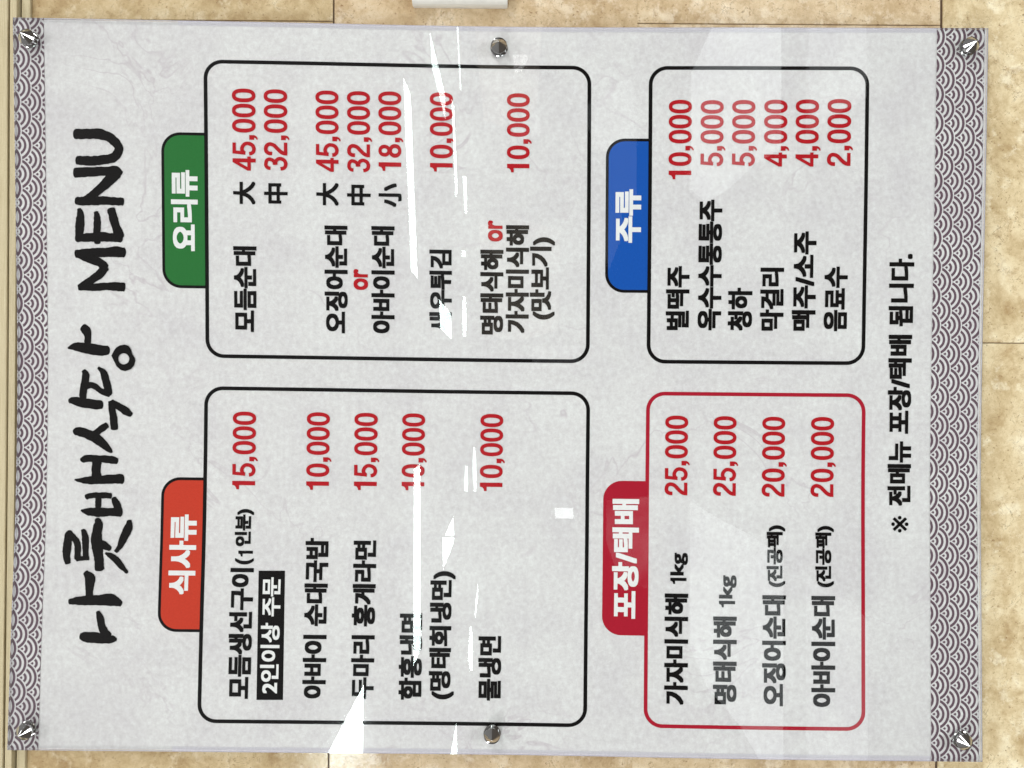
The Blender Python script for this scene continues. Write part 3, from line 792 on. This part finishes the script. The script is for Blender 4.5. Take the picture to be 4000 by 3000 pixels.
lamps = [
 ([(1576, 302), (1604, 370), (1631, 1087), (1606, 1057)], 'long ceiling light mirrored beside the 18,000 price'),
 ([(1679, 127), (1737, 362), (1740, 470), (1687, 258)], 'slanting ceiling light mirrored across the zeros of a 10,000 price'),
 ([(1784, 104), (1789, 106), (1802, 350), (1798, 355)], 'thin ceiling light mirrored near the upper edge beside the middle cone'),
 ([(1764, 388), (1774, 415), (1788, 750), (1779, 768)], 'narrow ceiling light mirrored below the 10,000 price of 새우튀김'),
 ([(1808, 687), (1821, 690), (1826, 830), (1815, 834)], 'short ceiling light mirrored right of the narrow streak'),
 ([(1804, 977), (1819, 979), (1818, 1003), (1804, 1003)], 'small square ceiling light mirrored right of 새우튀김'),
 ([(1715, 1167), (1762, 1227), (1764, 1324), (1719, 1284)], 'square ceiling light mirrored over the start of 새우튀김'),
 ([(1808, 1158), (1818, 1158), (1823, 1243), (1820, 1315), (1810, 1315), (1806, 1243)], 'short ceiling light mirrored right of the square one'),
 ([(1641, 1812), (1642, 1900), (1644, 2535), (1615, 2603), (1617, 1833)], 'broad long ceiling light mirrored across 함흥냉면'),
 ([(1771, 2018), (1773, 2092), (1738, 2092)], 'triangular glimpse of ceiling light mirrored above the bracket of 명태회냉면, upper'),
 ([(1730, 2100), (1774, 2099), (1774, 2116), (1730, 2226)], 'triangular glimpse of ceiling light mirrored above the bracket of 명태회냉면, lower'),
 ([(1849, 1747), (1856, 1747), (1861, 1835), (1860, 1922), (1852, 1920), (1846, 1836)], 'thin ceiling light mirrored before the last 10,000 price, longer'),
 ([(1818, 1819), (1826, 1822), (1828, 1890), (1827, 1919), (1812, 1915)], 'thin ceiling light mirrored before the last 10,000 price, shorter'),
 ([(1421, 2675), (1416, 3020), (1240, 3020)], 'wedge of ceiling light mirrored at the lower edge near 두마리'),
 ([(1866, 2275), (1868, 2330), (1857, 2418), (1854, 2400)], 'slender ceiling light mirrored above 물냉면'),
 ([(1836, 2446), (1844, 2450), (1847, 2500), (1846, 2620), (1836, 2622), (1828, 2570)], 'short ceiling light mirrored left of 물냉면'),
 ([(1783, 2822), (1788, 3010), (1748, 3010)], 'thin wedge of ceiling light mirrored at the lower edge beside a cone'),
]
for i_, (pts, lab) in enumerate(lamps):
    panel('ceiling_light', [mirror_ceiling(*p) for p in pts], 0.05, (0, 0, 1), LAMP if i_ in (0, 6, 8, 9, 10, 13) else LAMP_SOFT, lab, 'ceiling light', 'ceiling lights mirrored in the acrylic', 'diffuser')
panes = [  # the faint ones are unseen glowing surfaces added for their reflections
 ([(2802, 60), (2700, 285), (2697, 740), (2760, 790), (2850, 735), (2950, 640), (3052, 580), (3052, 60)], DAY, 'bright daylit pane mirrored over the 5,000 prices'),
 ([(3159, 60), (3159, 515), (3280, 440), (3385, 380), (3385, 60)], DAY2, 'dim daylit pane mirrored over the 2,000 price'),
 ([(2694, 1955), (2780, 2010), (2942, 2097), (3060, 2175), (3060, 3010), (2990, 3010), (2893, 2838), (2761, 2684), (2697, 2530)], DAY, 'bright daylit pane mirrored over the grey looking 명태식해'),
 ([(3160, 2260), (3300, 2330), (3390, 2420), (3390, 3010), (3160, 3010)], DAY2, 'dim daylit pane mirrored over 아바이순대 of the takeaway list'),
 ([(2262, 440), (2400, 332), (2462, 300), (2487, 385), (2487, 760), (2420, 800), (2440, 900), (2380, 1050), (2364, 1000), (2366, 600)], emit('faint_reflection_glow', (0.97, 0.99, 1.0), 0.95), 'faint glowing pane added for its reflection over the blue 주류 tab'),
 ([(2004, 215), (2050, 208), (2064, 225), (2040, 275), (2010, 287)], emit('bright_patch_glow', (1, 0.98, 0.95), 7), 'small bright patch mirrored beside the cone at the middle of the upper edge'),  # plain glowing patch, built for its reflection
 ([(1850, 60), (1872, 300), (1890, 470), (2040, 520), (2100, 400), (2120, 60)], WARM, 'warm dim glow added for its reflection round the cone at the middle of the upper edge'),
 ([(1872, 880), (2020, 850), (2190, 900), (2180, 1290), (2040, 1330), (1880, 1310)], WARM, 'warm dim glow added for its reflection over 명태식해 and 가자미식해 of the dishes'),
 ([(2078, 1352), (2262, 1350), (2264, 1438), (2080, 1440)], GHOST, 'pale glowing rectangle added for its reflection at the lower right corner of the dishes frame'),
 ([(1995, 415), (2110, 420), (2112, 520), (2040, 560), (1995, 540)], GHOST, 'pale glowing patch added for its reflection over the zeros of the last dish price'),
 ([(2540, 1940), (2372, 1960), (2370, 2120), (2420, 2260), (2530, 2300)], GHOST, 'pale glowing patch added for its reflection over the crimson 포장/택배 tab'),
 ([(2167, 1984), (2239, 1984), (2241, 2026), (2169, 2026)], emit('bright_square_glow', (0.95, 1, 1), 10), 'small bright panel mirrored as a white square between the lower frames'),
]
for pts, m, lab in panes:
    panel('reflection_pane', [mirror_wall(*p, 3.2) for p in pts], 0.03, (0, -1, 0), m, lab, 'window pane', 'daylit panes mirrored in the acrylic', 'glass')
